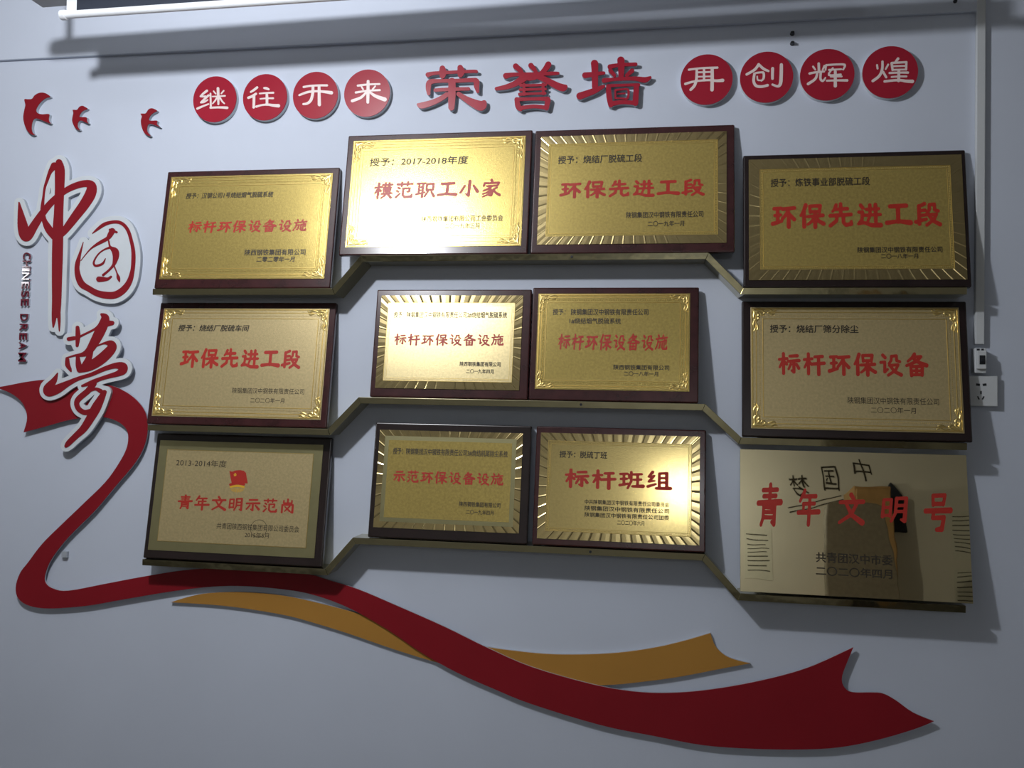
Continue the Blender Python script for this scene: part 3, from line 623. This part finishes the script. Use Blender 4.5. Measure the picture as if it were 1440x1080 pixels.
# ------------------------------------------------------------------ three large characters
BT = 0.016
big = {
 '荣': (crop(580, 70, 10.8), 'large red character under the top beam, left one of the three between the disc sets',
  [[(235,378,36),(330,355,27),(600,340,25),(940,325,24),(965,335,18)],[(455,280,42),(460,340,55),(455,395,42)],[(725,270,42),(738,330,55),(725,385,36)],
   [(245,665,26),(240,570,40),(265,490,40),(400,472,28),(700,468,30),(900,458,32),(970,475,42),(972,550,40),(990,635,22)],
   [(345,612,26),(500,602,27),(850,592,26)],[(600,480,55),(598,700,56),(590,875,46)],[(520,680,36),(430,740,38),(300,800,42),(140,845,46),(85,830,20)],[(700,670,34),(800,740,44),(930,810,62),(1040,850,74),(1090,800,36)]]),
 '誉': (crop(685, 70, 10.8), 'large red character under the top beam, centre one of the three between the disc sets',
  [[(435,250,44),(490,300,38),(540,360,22)],[(665,238,40),(710,290,34),(755,350,20)],[(930,222,46),(890,285,42),(830,340,28),(790,370,22)],[(285,395,44),(400,375,30),(700,370,28),(1000,358,28),(1080,355,20)],
   [(560,420,60),(450,500,46),(300,560,38),(140,590,26)],[(640,420,50),(720,410,45)],[(760,400,38),(900,460,44),(1050,540,52),(1150,575,54),(1195,555,26)],[(510,540,22),(700,538,20),(890,530,20)],[(500,605,22),(700,600,19),(890,595,18)],[(495,675,26),(700,665,18),(880,660,20)],[(560,520,20),(560,680,20)],[(850,520,24),(855,670,20)],
   [(450,755,36),(470,860,42),(505,900,32)],[(450,752,30),(700,745,24),(920,745,34)],[(925,760,40),(900,880,38)],[(500,885,30),(700,858,28),(900,878,30)]]),
 '墙': (crop(800, 65, 10.8), 'large red character under the top beam, right one of the three between the disc sets',
  [[(390,262,56),(395,400,50),(395,610,46)],[(245,440,44),(400,420,32),(530,405,24)],[(165,755,52),(280,715,48),(400,670,42),(530,605,22)],
   [(625,312,38),(750,285,27),(1015,272,27)],[(790,212,56),(795,350,48),(790,490,36)],[(630,370,32),(690,440,28)],[(960,370,34),(880,440,28)],
   [(535,520,36),(700,500,26),(1000,490,32),(1150,510,42),(1235,472,20)],[(600,610,36),(610,760,42),(635,890,38)],[(600,600,24),(830,590,20),(1060,585,24)],[(1025,610,40),(1010,860,44)],[(640,875,38),(800,848,30),(1000,860,32)],
   [(705,665,15),(800,655,15),(900,660,17),(890,790,17),(800,790,13),(705,788,13)],[(705,665,14),(705,788,14)],[(745,722,10),(850,715,12)]]),
}
for ch, (cf, label, sts) in big.items():
    q0 = W(*cf(620, 900), BT); cx, cz = q0.x, q0.z
    t = thing('wall_character', label, 'wall sign', (cx, 0, cz), 'large red characters under the beam')
    def tf(x, y, cf=cf, cx=cx, cz=cz):
        q = W(*cf(x, y), BT); return q.x-cx, q.z-cz
    brush_mesh('character_body', sts, tf, -BT+.003, 0, M['side'], t, grow=-.6, step=6)
    brush_mesh('character_face', sts, tf, -BT, -BT+.003, M['red'], t, step=6)

# ------------------------------------------------------------------ brush-written trio at the left
c3 = crop(0, 200, 4.5); c4 = crop(0, 420, 4.5); c8 = crop(100, 300, 7.714)
ZT = 0.013
trio = [
 (c3, 'tall red brush-written character on a white outlined backing, topmost of the left trio', 33, 4.5,
  [[(375,128,20),(380,180,31),(378,300,29),(372,450,29),(368,560,33),(365,700,34),(362,850,32),(360,1000,29),(356,1085,27)],
   [(345,1085,16),(342,1130,12),(338,1170,4)],[(372,1085,12),(376,1140,8),(377,1195,3)],
   [(122,382,4),(132,450,18),(145,530,32),(158,585,34),(178,592,30),(220,525,26),(270,450,22),(330,378,20),(400,318,18),(470,280,20),(540,262,22),(580,275,28),(575,325,34),(535,395,32),(475,475,28),(415,555,22),(385,590,16)],
   [(345,150,22),(318,190,12),(300,240,9),(284,290,7),(276,350,7),(270,420,12),(280,490,15),(310,550,24),(345,600,20)]],
  [[(120,340),(290,120),(420,120),(600,250),(560,420),(400,600),(250,600),(170,500)]][:0]),
 (c8, 'red brush-written character in a ring on a white oval backing, middle of the left trio', 56, 7.7,
  [[(232,220,3),(290,172,14),(360,122,19),(440,97,17),(520,97,18),(580,132,18),(625,200,18),(655,300,18),(675,400,20),(678,500,22),(668,620,22),(635,740,30),(570,830,36),(480,885,38),(380,888,38),(280,865,34),(190,815,32),(120,770,36),(80,690,32),(66,600,26),(75,530,24),(95,450,14),(118,370,7),(135,310,2)],
   [(450,190,30),(425,235,28),(398,272,20),(330,310,18),(270,345,13),(210,390,7),(150,460,4),(108,515,3)],[(425,180,14),(495,205,12)],
   [(410,300,8),(420,350,9),(440,378,18),(478,410,36),(488,460,34),(475,530,22),(455,570,14),(410,620,11),(350,670,13)],
   [(430,370,13),(370,390,8),(310,430,7),(265,490,8),(247,540,10),(265,568,12),(310,562,12),(350,540,11),(375,490,3)],
   [(468,570,7),(500,650,7),(515,700,18),(528,745,3)],[(305,715,30),(350,715,26),(400,712,16),(435,688,11)]],
  [[(480,75),(590,100),(670,200),(720,340),(735,480),(715,650),(650,820),(560,920),(430,950),(300,920),(180,860),(90,800),(45,690),(45,560),(80,400),(130,290),(190,290),(240,190),(340,110)]]),
 (c4, 'red brush-written character on white backing overlapping the red ribbon, lowest of three', 31, 4.5,
  [[(455,258,12),(490,252,12)],[(510,185,11),(513,240,15),(508,300,9)],[(520,245,7),(560,225,6),(620,195,7),(650,170,10)],
   [(662,103,8),(685,125,24),(672,170,30),(645,225,32),(613,285,28),(580,335,22),(542,356,14),(490,362,6),(440,378,5)],[(690,160,22),(728,157,14)],
   [(446,388,12),(448,420,15),(462,446,10),(470,462,4)],[(512,375,12),(517,420,18),(525,450,20)],[(595,320,16),(585,370,18),(560,430,26)],
   [(632,302,4),(680,284,7),(720,288,22),(728,312,28),(695,352,32),(640,398,32),(580,432,28),(525,452,18)],
   [(385,472,3),(362,520,18),(325,568,28),(332,592,28),(385,572,28),(450,537,18),(520,505,12),(600,480,12),(680,445,14),(750,425,18),(793,432,28),(795,455,26),(765,475,18),(715,490,14),(650,510,12),(600,532,15),(540,553,7)],
   [(612,540,18),(575,585,18),(520,632,18),(505,665,16),(520,700,16),(555,720,16),(590,715,18)],[(560,598,8),(620,572,9),(655,585,14)],
   [(680,592,14),(660,630,22),(628,690,30),(595,750,27),(550,820,23),(500,868,19),(455,912,17),(438,932,10)]],
  [[(450,250),(520,200),(680,110),(730,170),(660,260),(740,300),(700,380),(560,460),(470,470),(430,390),(520,350),(470,300)]]),
]
for (cf, label, grow, sc, sts, fills) in trio:
    ext = [p for s in sts for p in s]; cxp = sum(p[0] for p in ext)/len(ext); cyp = max(p[1] for p in ext)
    q0 = W(*cf(cxp, cyp), ZT); cx, cz = q0.x, q0.z
    t = thing('brush_character', label, 'wall sign', (cx, 0, cz), 'red brush-written characters at the left')
    def tf(x, y, cf=cf, cx=cx, cz=cz):
        q = W(*cf(x, y), ZT); return q.x-cx, q.z-cz
    front = -ZT if cf is not c4 else -.0255
    backy = 0.0 if cf is not c4 else -.0167
    st = 3.5 if cf is not c8 else 6
    brush_mesh('backing_face', sts, tf, front, front+.003, M['white'], t, grow=grow-6, fills=fills, step=st)
    brush_mesh('backing_edge', sts, tf, front+.003, backy, M['side'], t, grow=grow-6.5, fills=fills, step=st)
    brush_mesh('character', sts, tf, front-.0016, front, M['redm'], t, step=st*.7)
    if cf is c4:
        for x, y in ((520, 230), (690, 150), (780, 440), (450, 915), (560, 330)):
            a = tf(x, y); box('spacer', a[0]-.006, a[0]+.006, -.0168, 0, a[1]-.006, a[1]+.006, M['side'], t)

# ------------------------------------------------------------------ vertical lettering, one stand-off letter each
word = 'CHINESE DREAM'
ys = [359.5, 371, 379, 388, 401, 413, 425, None, 446, 460, 473, 486, 502]
for ch, yc in zip(word, ys):
    if yc is None: continue
    xc = 36-(yc-355)*0.046
    hpx = {'I': 4, 'M': 13}.get(ch, 9.8)
    vs, fs = text_mesh(ch, .002, 0, 4, .05)
    a = W(xc-5.2, yc, .014); b_ = W(xc+5.2, yc, .014); tp = W(xc, yc-hpx/2, .014); bt = W(xc, yc+hpx/2, .014)
    V = [(-(v[1]-.5)*-1*(b_.x-a.x), -.010+.004*(0 if v[2] > 0 else 1), -(v[0]-.5)*(tp.z-bt.z)) for v in vs]
    o = link_mesh('wall_letter', V, fs, M['letter'])
    o.location = ((a.x+b_.x)/2, 0, (tp.z+bt.z)/2)
    nth = {'E': {401: 'first E, above the S', 425: 'second E, just above the gap', 473: 'third E, between R and A'}}.get(ch, {}).get(yc, f'letter {ch}')
    t = thing('wall_letter', f'small dark red {nth if ch != "E" else nth} of the sideways vertical English lettering', 'letter', o.location, 'vertical English lettering')
    o.name = 'letter_face'; o.location = (0, 0, 0); o.parent = t
    V2 = [(v[0], -.006 if v[1] < -.008 else 0, v[2]) for v in V]
    link_mesh('letter_edge', V2, fs, M['side'], t)

# ------------------------------------------------------------------ ribbons
def ribbon(name, label, pts, y0, y1, mt, edge):
    P = [W(x, y, -y0) for x, y in pts]
    cx, cz = sum(p.x for p in P)/len(P), min(p.z for p in P)
    t = thing(name, label, 'wall decoration', (cx, 0, cz))
    q = [(p.x-cx, p.z-cz) for p in P]
    bm = bmesh.new(); extrude_poly(bm, q, y0, y0+.002); bm_obj('ribbon_face', bm, mt, t)
    bm = bmesh.new(); extrude_poly(bm, q, y0+.002, y1); bm_obj('ribbon_edge', bm, edge, t)
    return t, cx, cz
def spl(parts):
    """parts: list of open runs that are smoothed separately (corners stay sharp between them)"""
    out = []
    for p in parts:
        s = catmull(p, 4)
        out += s[:-1] if out is not None else s
    return out
red_pts = spl([
 [(-6,545),(0,544),(16,541),(37,537),(62,534),(90,534),(122,536),(155.6,542),(178,552),(193,564),(203.3,578),(207,593),(207,609),(202,629),(189,652),(163,683),(133,718.5),(96,755.6),(73,785),(63.5,807),(64,820),(75,828),(96,830.7),(148,821),(201,811),(259,802),(312.5,799),(368,801),(430.5,807),(462.5,816),(504,829),(556,851),(626,882),(685,911),(747,938),(830.6,962),(890,972.5),(940,974.5),(989,971),(1044,962.5),(1100,950),(1145,935.6),(1200,910.5)],
 [(1200,910.5),(1191,932),(1184.5,950),(1185,962),(1192,971),(1203,974),(1225,974),(1242,975.5),(1260,985),(1284,1002),(1313.5,1014.4)],
 [(1313.5,1014.4),(1284,1026),(1232,1041),(1180,1051),(1128,1054),(1058,1053),(989,1048),(919.4,1035),(844,1019.6),(747,990),(695,969),(643,946),(594.4,919),(549,888),(504,861.6),(469.4,846),(434.7,835),(400,829),(347,824.4),(298.6,825),(243,831.4),(173.6,843),(121.5,852),(69.4,855.7),(41.7,852),(26,842),(22,826),(28,806),(40,790),(59,765),(85,739),(118.5,707),(148,678),(166.7,652),(178,630),(180,611),(174,599),(159,590),(137,586),(100,590),(66.7,599),(33,608)],
 [(33,608),(38,587),(31.5,566.7),(15,553),(-6,545)]])
yel_pts = spl([
 [(240,847),(264,839.7),(295,834),(347,833),(400,838),(451,849),(504,863),(556,880),(626,899),(685,910),(712.5,914),(764.6,919.5),(816.7,920.5),(869,918),(919.4,911),(961,901.5),(999,890.4)],
 [(999,890.4),(1006,908.5),(1020,922),(1038,929),(1055,932.8)],
 [(1055,932.8),(1016.7,940),(954,952),(902,959),(850,963.5),(770,962),(690,950),(618.8,932.8),(556,913.7),(487,890),(434.7,874),(400,865),(347,856),(298.6,850.5),(240,847)]])
ribbon('yellow_ribbon', 'flat yellow ribbon cut-out crossing behind the long red ribbon below the ledges', yel_pts, -.010, 0.0, M['yel'], M['side'])
t, cx, cz = ribbon('red_ribbon', 'long dark red ribbon cut-out winding from the left edge below all the plaques', red_pts, -.0165, -.0103, M['redm'], M['side'])
for px, py in ((60, 560), (150, 565), (193, 620), (90, 780), (45, 825), (150, 830), (300, 812), (420, 818), (1100, 1000), (1000, 1010), (1230, 1010)):
    p = W(px, py, .0105); box('spacer', p.x-cx-.008, p.x-cx+.008, -.0104, -.0004, p.z-cz-.008, p.z-cz+.008, M['side'], t)

# ------------------------------------------------------------------ birds
cb = crop(0, 120, 6)
birds = [
 ('big red bird cut-out, leftmost and largest of the three above the brush characters',
  [(205,118),(235,117),(270,113),(290,85),(330,63),(370,62),(400,75),(422,97),(385,108),(345,138),(315,178),(303,212),(320,236),(360,244),(412,242),(410,275),(412,300),(425,322),(385,308),(330,285),(295,280),(275,300),(265,350),(272,395),(292,418),(260,412),(225,375),(203,320),(195,265),(205,205),(213,165)]),
 ('small red bird cut-out, middle one of the three birds',
  [(612,208),(630,206),(650,205),(670,180),(695,172),(715,180),(737,198),(700,215),(680,235),(668,262),(684,268),(728,270),(732,300),(745,322),(715,310),(690,298),(668,300),(655,320),(655,350),(672,376),(650,372),(625,345),(608,300),(612,262),(618,232)]),
 ('small red bird cut-out, right one of the three, left of the first disc',
  [(1185,240),(1205,238),(1230,235),(1250,205),(1275,193),(1300,198),(1325,215),(1290,235),(1265,260),(1255,290),(1275,298),(1325,298),(1322,325),(1350,352),(1310,338),(1275,325),(1250,330),(1240,360),(1245,395),(1270,426),(1240,420),(1210,390),(1192,340),(1188,295),(1196,262)]),
]
for label, pts in birds:
    P = [W(*cb(x, y), .012) for x, y in pts]; cx, cz = sum(p.x for p in P)/len(P), min(p.z for p in P)
    t = thing('red_bird', label, 'wall decoration', (cx, 0, cz), 'red bird cut-outs')
    q = closed_smooth([(p.x-cx, p.z-cz) for p in P], 3)
    bm = bmesh.new(); extrude_poly(bm, q, -.012, -.010); bm_obj('bird_face', bm, M['redm'], t)
    bm = bmesh.new(); extrude_poly(bm, q, -.010, 0); bm_obj('bird_edge', bm, M['side'], t)

# ------------------------------------------------------------------ projection screen above
PY, PZ = -.28, 1.55+.984
t = thing('projection_screen', 'rolled-up projection screen with white bottom bar hanging above the honour wall', 'projection screen', (-0.5, PY, PZ))
def cyl(name, x0, x1, y, z, r, mt, parent, seg=20, r2=None):
    bm = bmesh.new(); bmesh.ops.create_cone(bm, cap_ends=True, segments=seg, radius1=r, radius2=r if r2 is None else r2, depth=x1-x0)
    bmesh.ops.rotate(bm, verts=bm.verts, matrix=Matrix.Rotation(math.radians(90), 3, 'Y'))
    bmesh.ops.translate(bm, verts=bm.verts, vec=((x0+x1)/2, y, z)); o = bm_obj(name, bm, mt, parent, bevel=min(.002, r*.3)); return o
cyl('bottom_bar', -.975, .98, 0, 0, .0095, M['pipe'], t)
cyl('end_cap', -.989, -.973, 0, 0, .0125, M['pipe'], t); cyl('end_cap', .978, .994, 0, 0, .0125, M['pipe'], t)
box('white_cloth_edge', -.973, -.945, -.0015, .0015, .008, .050, M['pipe'], t)
box('black_cloth', -.945, .97, -.0015, .0015, .008, .050, M['navy'], t)
prof = [(-.055, .030), (-.035, .018), (.035, .018), (.055, .032), (.055, .046), (.035, .058), (-.035, .058), (-.055, .048)]
bm = bmesh.new()
for xa, xb in ((-1.07, 1.07),):
    A = [bm.verts.new((xa, y, z)) for y, z in prof]; B = [bm.verts.new((xb, y, z)) for y, z in prof]
    bm.faces.new(A); bm.faces.new(B[::-1])
    for i in range(8): bm.faces.new((A[i], B[i], B[(i+1) % 8], A[(i+1) % 8]))
bmesh.ops.recalc_face_normals(bm, faces=bm.faces); o = bm_obj('casing', bm, M['plgrey'], t, bevel=.002); o.rotation_euler.y = -.012; o.location.z = .036
for xx in (-1.045, 1.045): box('hanger', xx-.006, xx+.006, -.006, .006, .075, CZ-PZ-.012, M['plgrey'], t)

t.rotation_euler.y = -.008   # hangs a touch out of level

# ------------------------------------------------------------------ electrics at the right
def at(px, py, d=0): p = W(px, py, d); return p.x, p.z
x0, zb = at(1371.5, 484, .012); x1, _ = at(1384, 484, .012)
t = thing('cable_duct', 'white plastic cable duct running down the wall at the right edge', 'cable duct', ((x0+x1)/2, 0, zb))
h = (x1-x0)/2; box('duct_cover', -h, h, -.014, -.003, 0, CZ-zb, M['plastic'], t, bevel=.0015)
box('duct_base', -h+.001, h-.001, -.003, 0, 0, CZ-zb, M['plgrey'], t)
x0, z1 = at(1372, 487, .03); x1, z0 = at(1388, 527, .03)
t = thing('circuit_breaker', 'small white circuit breaker with black toggle below the cable duct', 'circuit breaker', ((x0+x1)/2, 0, z0))
h = (x1-x0)/2; hh = z1-z0
box('breaker_body', -h, h, -.026, 0, .004, hh-.004, M['plastic'], t, bevel=.0015)
box('breaker_face', -h*.8, h*.8, -.034, -.026, hh*.2, hh*.82, M['plastic'], t, bevel=.001)
box('toggle_window', -h*.42, h*.55, -.0348, -.034, hh*.36, hh*.68, M['black'], t)
box('toggle', -h*.3, h*.4, -.040, -.0348, hh*.44, hh*.56, M['black'], t, bevel=.001)
box('terminal', -h*.7, -h*.2, -.0268, -.026, hh*.86, hh*.92, M['black'], t); box('terminal', h*.1, h*.5, -.0268, -.026, hh*.86, hh*.92, M['black'], t)
x1, z1 = at(1402.5, 529, .012); x0, z0 = at(1362, 571, .012); x0 = x1-.083
t = thing('wall_socket', 'white five-hole wall socket right of the plaques, below the circuit breaker', 'socket', ((x0+x1)/2, 0, z0))
h = (x1-x0)/2; hh = z1-z0
box('back_box', -h+.002, h-.002, -.010, 0, .002, hh-.002, M['plgrey'], t)
box('faceplate', -h, h, -.016, -.010, 0, hh, M['plastic'], t, bevel=.002)
def hole(sx, sz, w_, h_, rot):
    bm = bmesh.new(); add_box(bm, -w_/2, w_/2, -.0165, -.0158, -h_/2, h_/2)
    bmesh.ops.rotate(bm, verts=bm.verts, matrix=Matrix.Rotation(math.radians(rot), 3, 'Y')); bmesh.ops.translate(bm, verts=bm.verts, vec=(sx, 0, sz))
    bm_obj('pin_hole', bm, M['black'], t)
for px, py, w_, h_, r_ in ((1375.2, 541, .0085, .0055, 8), (1384.5, 541, .0085, .0055, -8), (1379.5, 552, .003, .0075, 0), (1375.8, 559.5, .003, .0085, -25), (1382.6, 559.5, .003, .0085, 25)):
    a = at(px, py, .016); hole(a[0]-(x0+x1)/2, a[1]-z0, w_, h_, r_)
for py, lb in ((46.5, 'upper'), (60.5, 'lower')):
    a = at(1114.5, py, .004)
    bm = bmesh.new(); bmesh.ops.create_cone(bm, cap_ends=True, segments=10, radius1=.006, radius2=.004, depth=.008)
    bmesh.ops.rotate(bm, verts=bm.verts, matrix=Matrix.Rotation(math.radians(90), 3, 'X')); bmesh.ops.translate(bm, verts=bm.verts, vec=(0, -.004, 0))
    add_box(bm, -.005, .003, -.012, -.008, -.0045, .0015)
    o = bm_obj('wall_plug', bm, M['black']); o.location = (a[0], -.012 if a[1] > 2.54 else 0, a[1])
    tag(o, f'{lb} one of two small dark wall plugs above the third disc of the right set', 'wall plug', 'dark wall plugs')
bm = bmesh.new(); bmesh.ops.create_cone(bm, cap_ends=True, segments=10, radius1=.005, radius2=.003, depth=.008)
bmesh.ops.rotate(bm, verts=bm.verts, matrix=Matrix.Rotation(math.radians(90), 3, 'X')); a = at(1343, 2, .012)
o = bm_obj('wall_hook', bm, M['black']); o.location = (a[0], -.016, a[1]); tag(o, 'small dark hook on the beam at the top right corner', 'hook')

# ------------------------------------------------------------------ what the mirror plaque sees: the far side of the room
t = thing('slogan_lettering', 'dark lettering on the far wall, seen only as a reflection in the mirror plaque', 'wall sign', (1.62, WY0, 2.62))
for ch, x, z in (('中', .25, .12), ('国', -.02, .04), ('梦', -.29, -.05)):
    vs, fs = text_mesh(ch, 0, .2); s = .17
    link_mesh('character', [(x-(v[0]-.5)*s, .004, z+(v[1]-.5)*s*1.2) for v in vs], [f[::-1] for f in fs], M['ink'], t)
for k in range(2):
    o = box('rule_line', -.45, .04, .001, .004, -.13-.045*k, -.12-.045*k, M['ink'], t); o.rotation_euler.y = -.30
t = thing('tall_cabinet', 'light wood cabinet by the far wall, seen reflected in the mirror plaque', 'cabinet', (1.88, WY0+.012, 0))
box('cabinet_body', -.17, .13, 0.0, .35, 0, 2.52, M['oak'], t, bevel=.004)
box('cabinet_door', -.16, .12, .35, .368, .08, 2.50, M['oak'], t, bevel=.003); box('handle', .08, .095, .368, .39, 1.1, 1.25, M['black'], t, bevel=.002)
t = thing('dark_panel', 'small dark panel on the far wall beside the cabinet, seen in the mirror plaque', 'panel', (2.10, WY0+.012, 2.2))
bm = bmesh.new(); extrude_poly(bm, [(-.06, 0), (.10, 0), (.09, .30), (.0, .42), (-.06, .32)], .0, .04); bm_obj('board', bm, M['navy'], t, bevel=.006)
t = thing('high_back_chair', 'brown high-backed chair reflected in the middle of the mirror plaque', 'chair', (1.41, -4.1, 0.06))
pts = [(-.20, .62), (.24, .62), (.27, 1.0), (.25, 1.5), (.19, 1.95), (.15, 2.06), (-.14, 2.06), (-.19, 1.95), (-.22, 1.5), (-.23, 1.0)]
bm = bmesh.new(); extrude_poly(bm, closed_smooth(pts, 4), .0, .08); bm_obj('backrest', bm, M['leather'], t, bevel=.02)
box('seat', -.25, .27, -.1, .45, .45, .58, M['leather'], t, bevel=.03); box('column', -.02, .06, .1, .2, 0, .45, M['black'], t)
for a in range(5):
    bm = bmesh.new(); add_box(bm, 0, .3, -.02, .02, -.06, .0); bmesh.ops.rotate(bm, verts=bm.verts, matrix=Matrix.Rotation(a*math.tau/5, 3, 'Z')); bmesh.ops.translate(bm, verts=bm.verts, vec=(.02, .15, 0)); bm_obj('foot', bm, M['black'], t)
for k, (x, z, w_, h_) in enumerate(((.84, 1.75, .24, .42), (2.55, 2.0, .30, .42), (2.55, 1.5, .30, .42))):
    t = thing('notice_sheet', ['printed notice at the left of the mirror reflection', 'upper printed notice at the right of the mirror reflection', 'lower printed notice at the right of the mirror reflection'][k], 'notice', (x, WY0, z), 'printed notices on the far wall')
    box('paper', 0, w_, 0, .003, 0, h_, M['paper'], t)
    for j in range(9): box('text_line', .02, w_-.02-.05*random.random(), .003, .0035, h_-.05-j*.038, h_-.042-j*.038, M['ink'], t)
for k, (L, nm) in enumerate(((LAMP_A, 'nearest the honour wall'), (LAMP_B, 'at the far side of the room'), (LAMP_C, 'at the far left of the room'))):
    t = thing('pendant_lamp', f'ceiling pendant lamp {nm}', 'lamp', (L.x, L.y, CZ), 'ceiling pendant lamps')
    bm = bmesh.new(); bmesh.ops.create_cone(bm, cap_ends=True, segments=24, radius1=.05, radius2=.04, depth=.02); bmesh.ops.translate(bm, verts=bm.verts, vec=(0, 0, -.01)); bm_obj('ceiling_rose', bm, M['shade'], t)
    l = CZ-L.z-.055
    bm = bmesh.new(); bmesh.ops.create_cone(bm, cap_ends=True, segments=12, radius1=.012, radius2=.012, depth=max(l-.02, .02)); bmesh.ops.translate(bm, verts=bm.verts, vec=(0, 0, -.02-max(l-.02, .02)/2)); bm_obj('stem', bm, M['shade'], t)
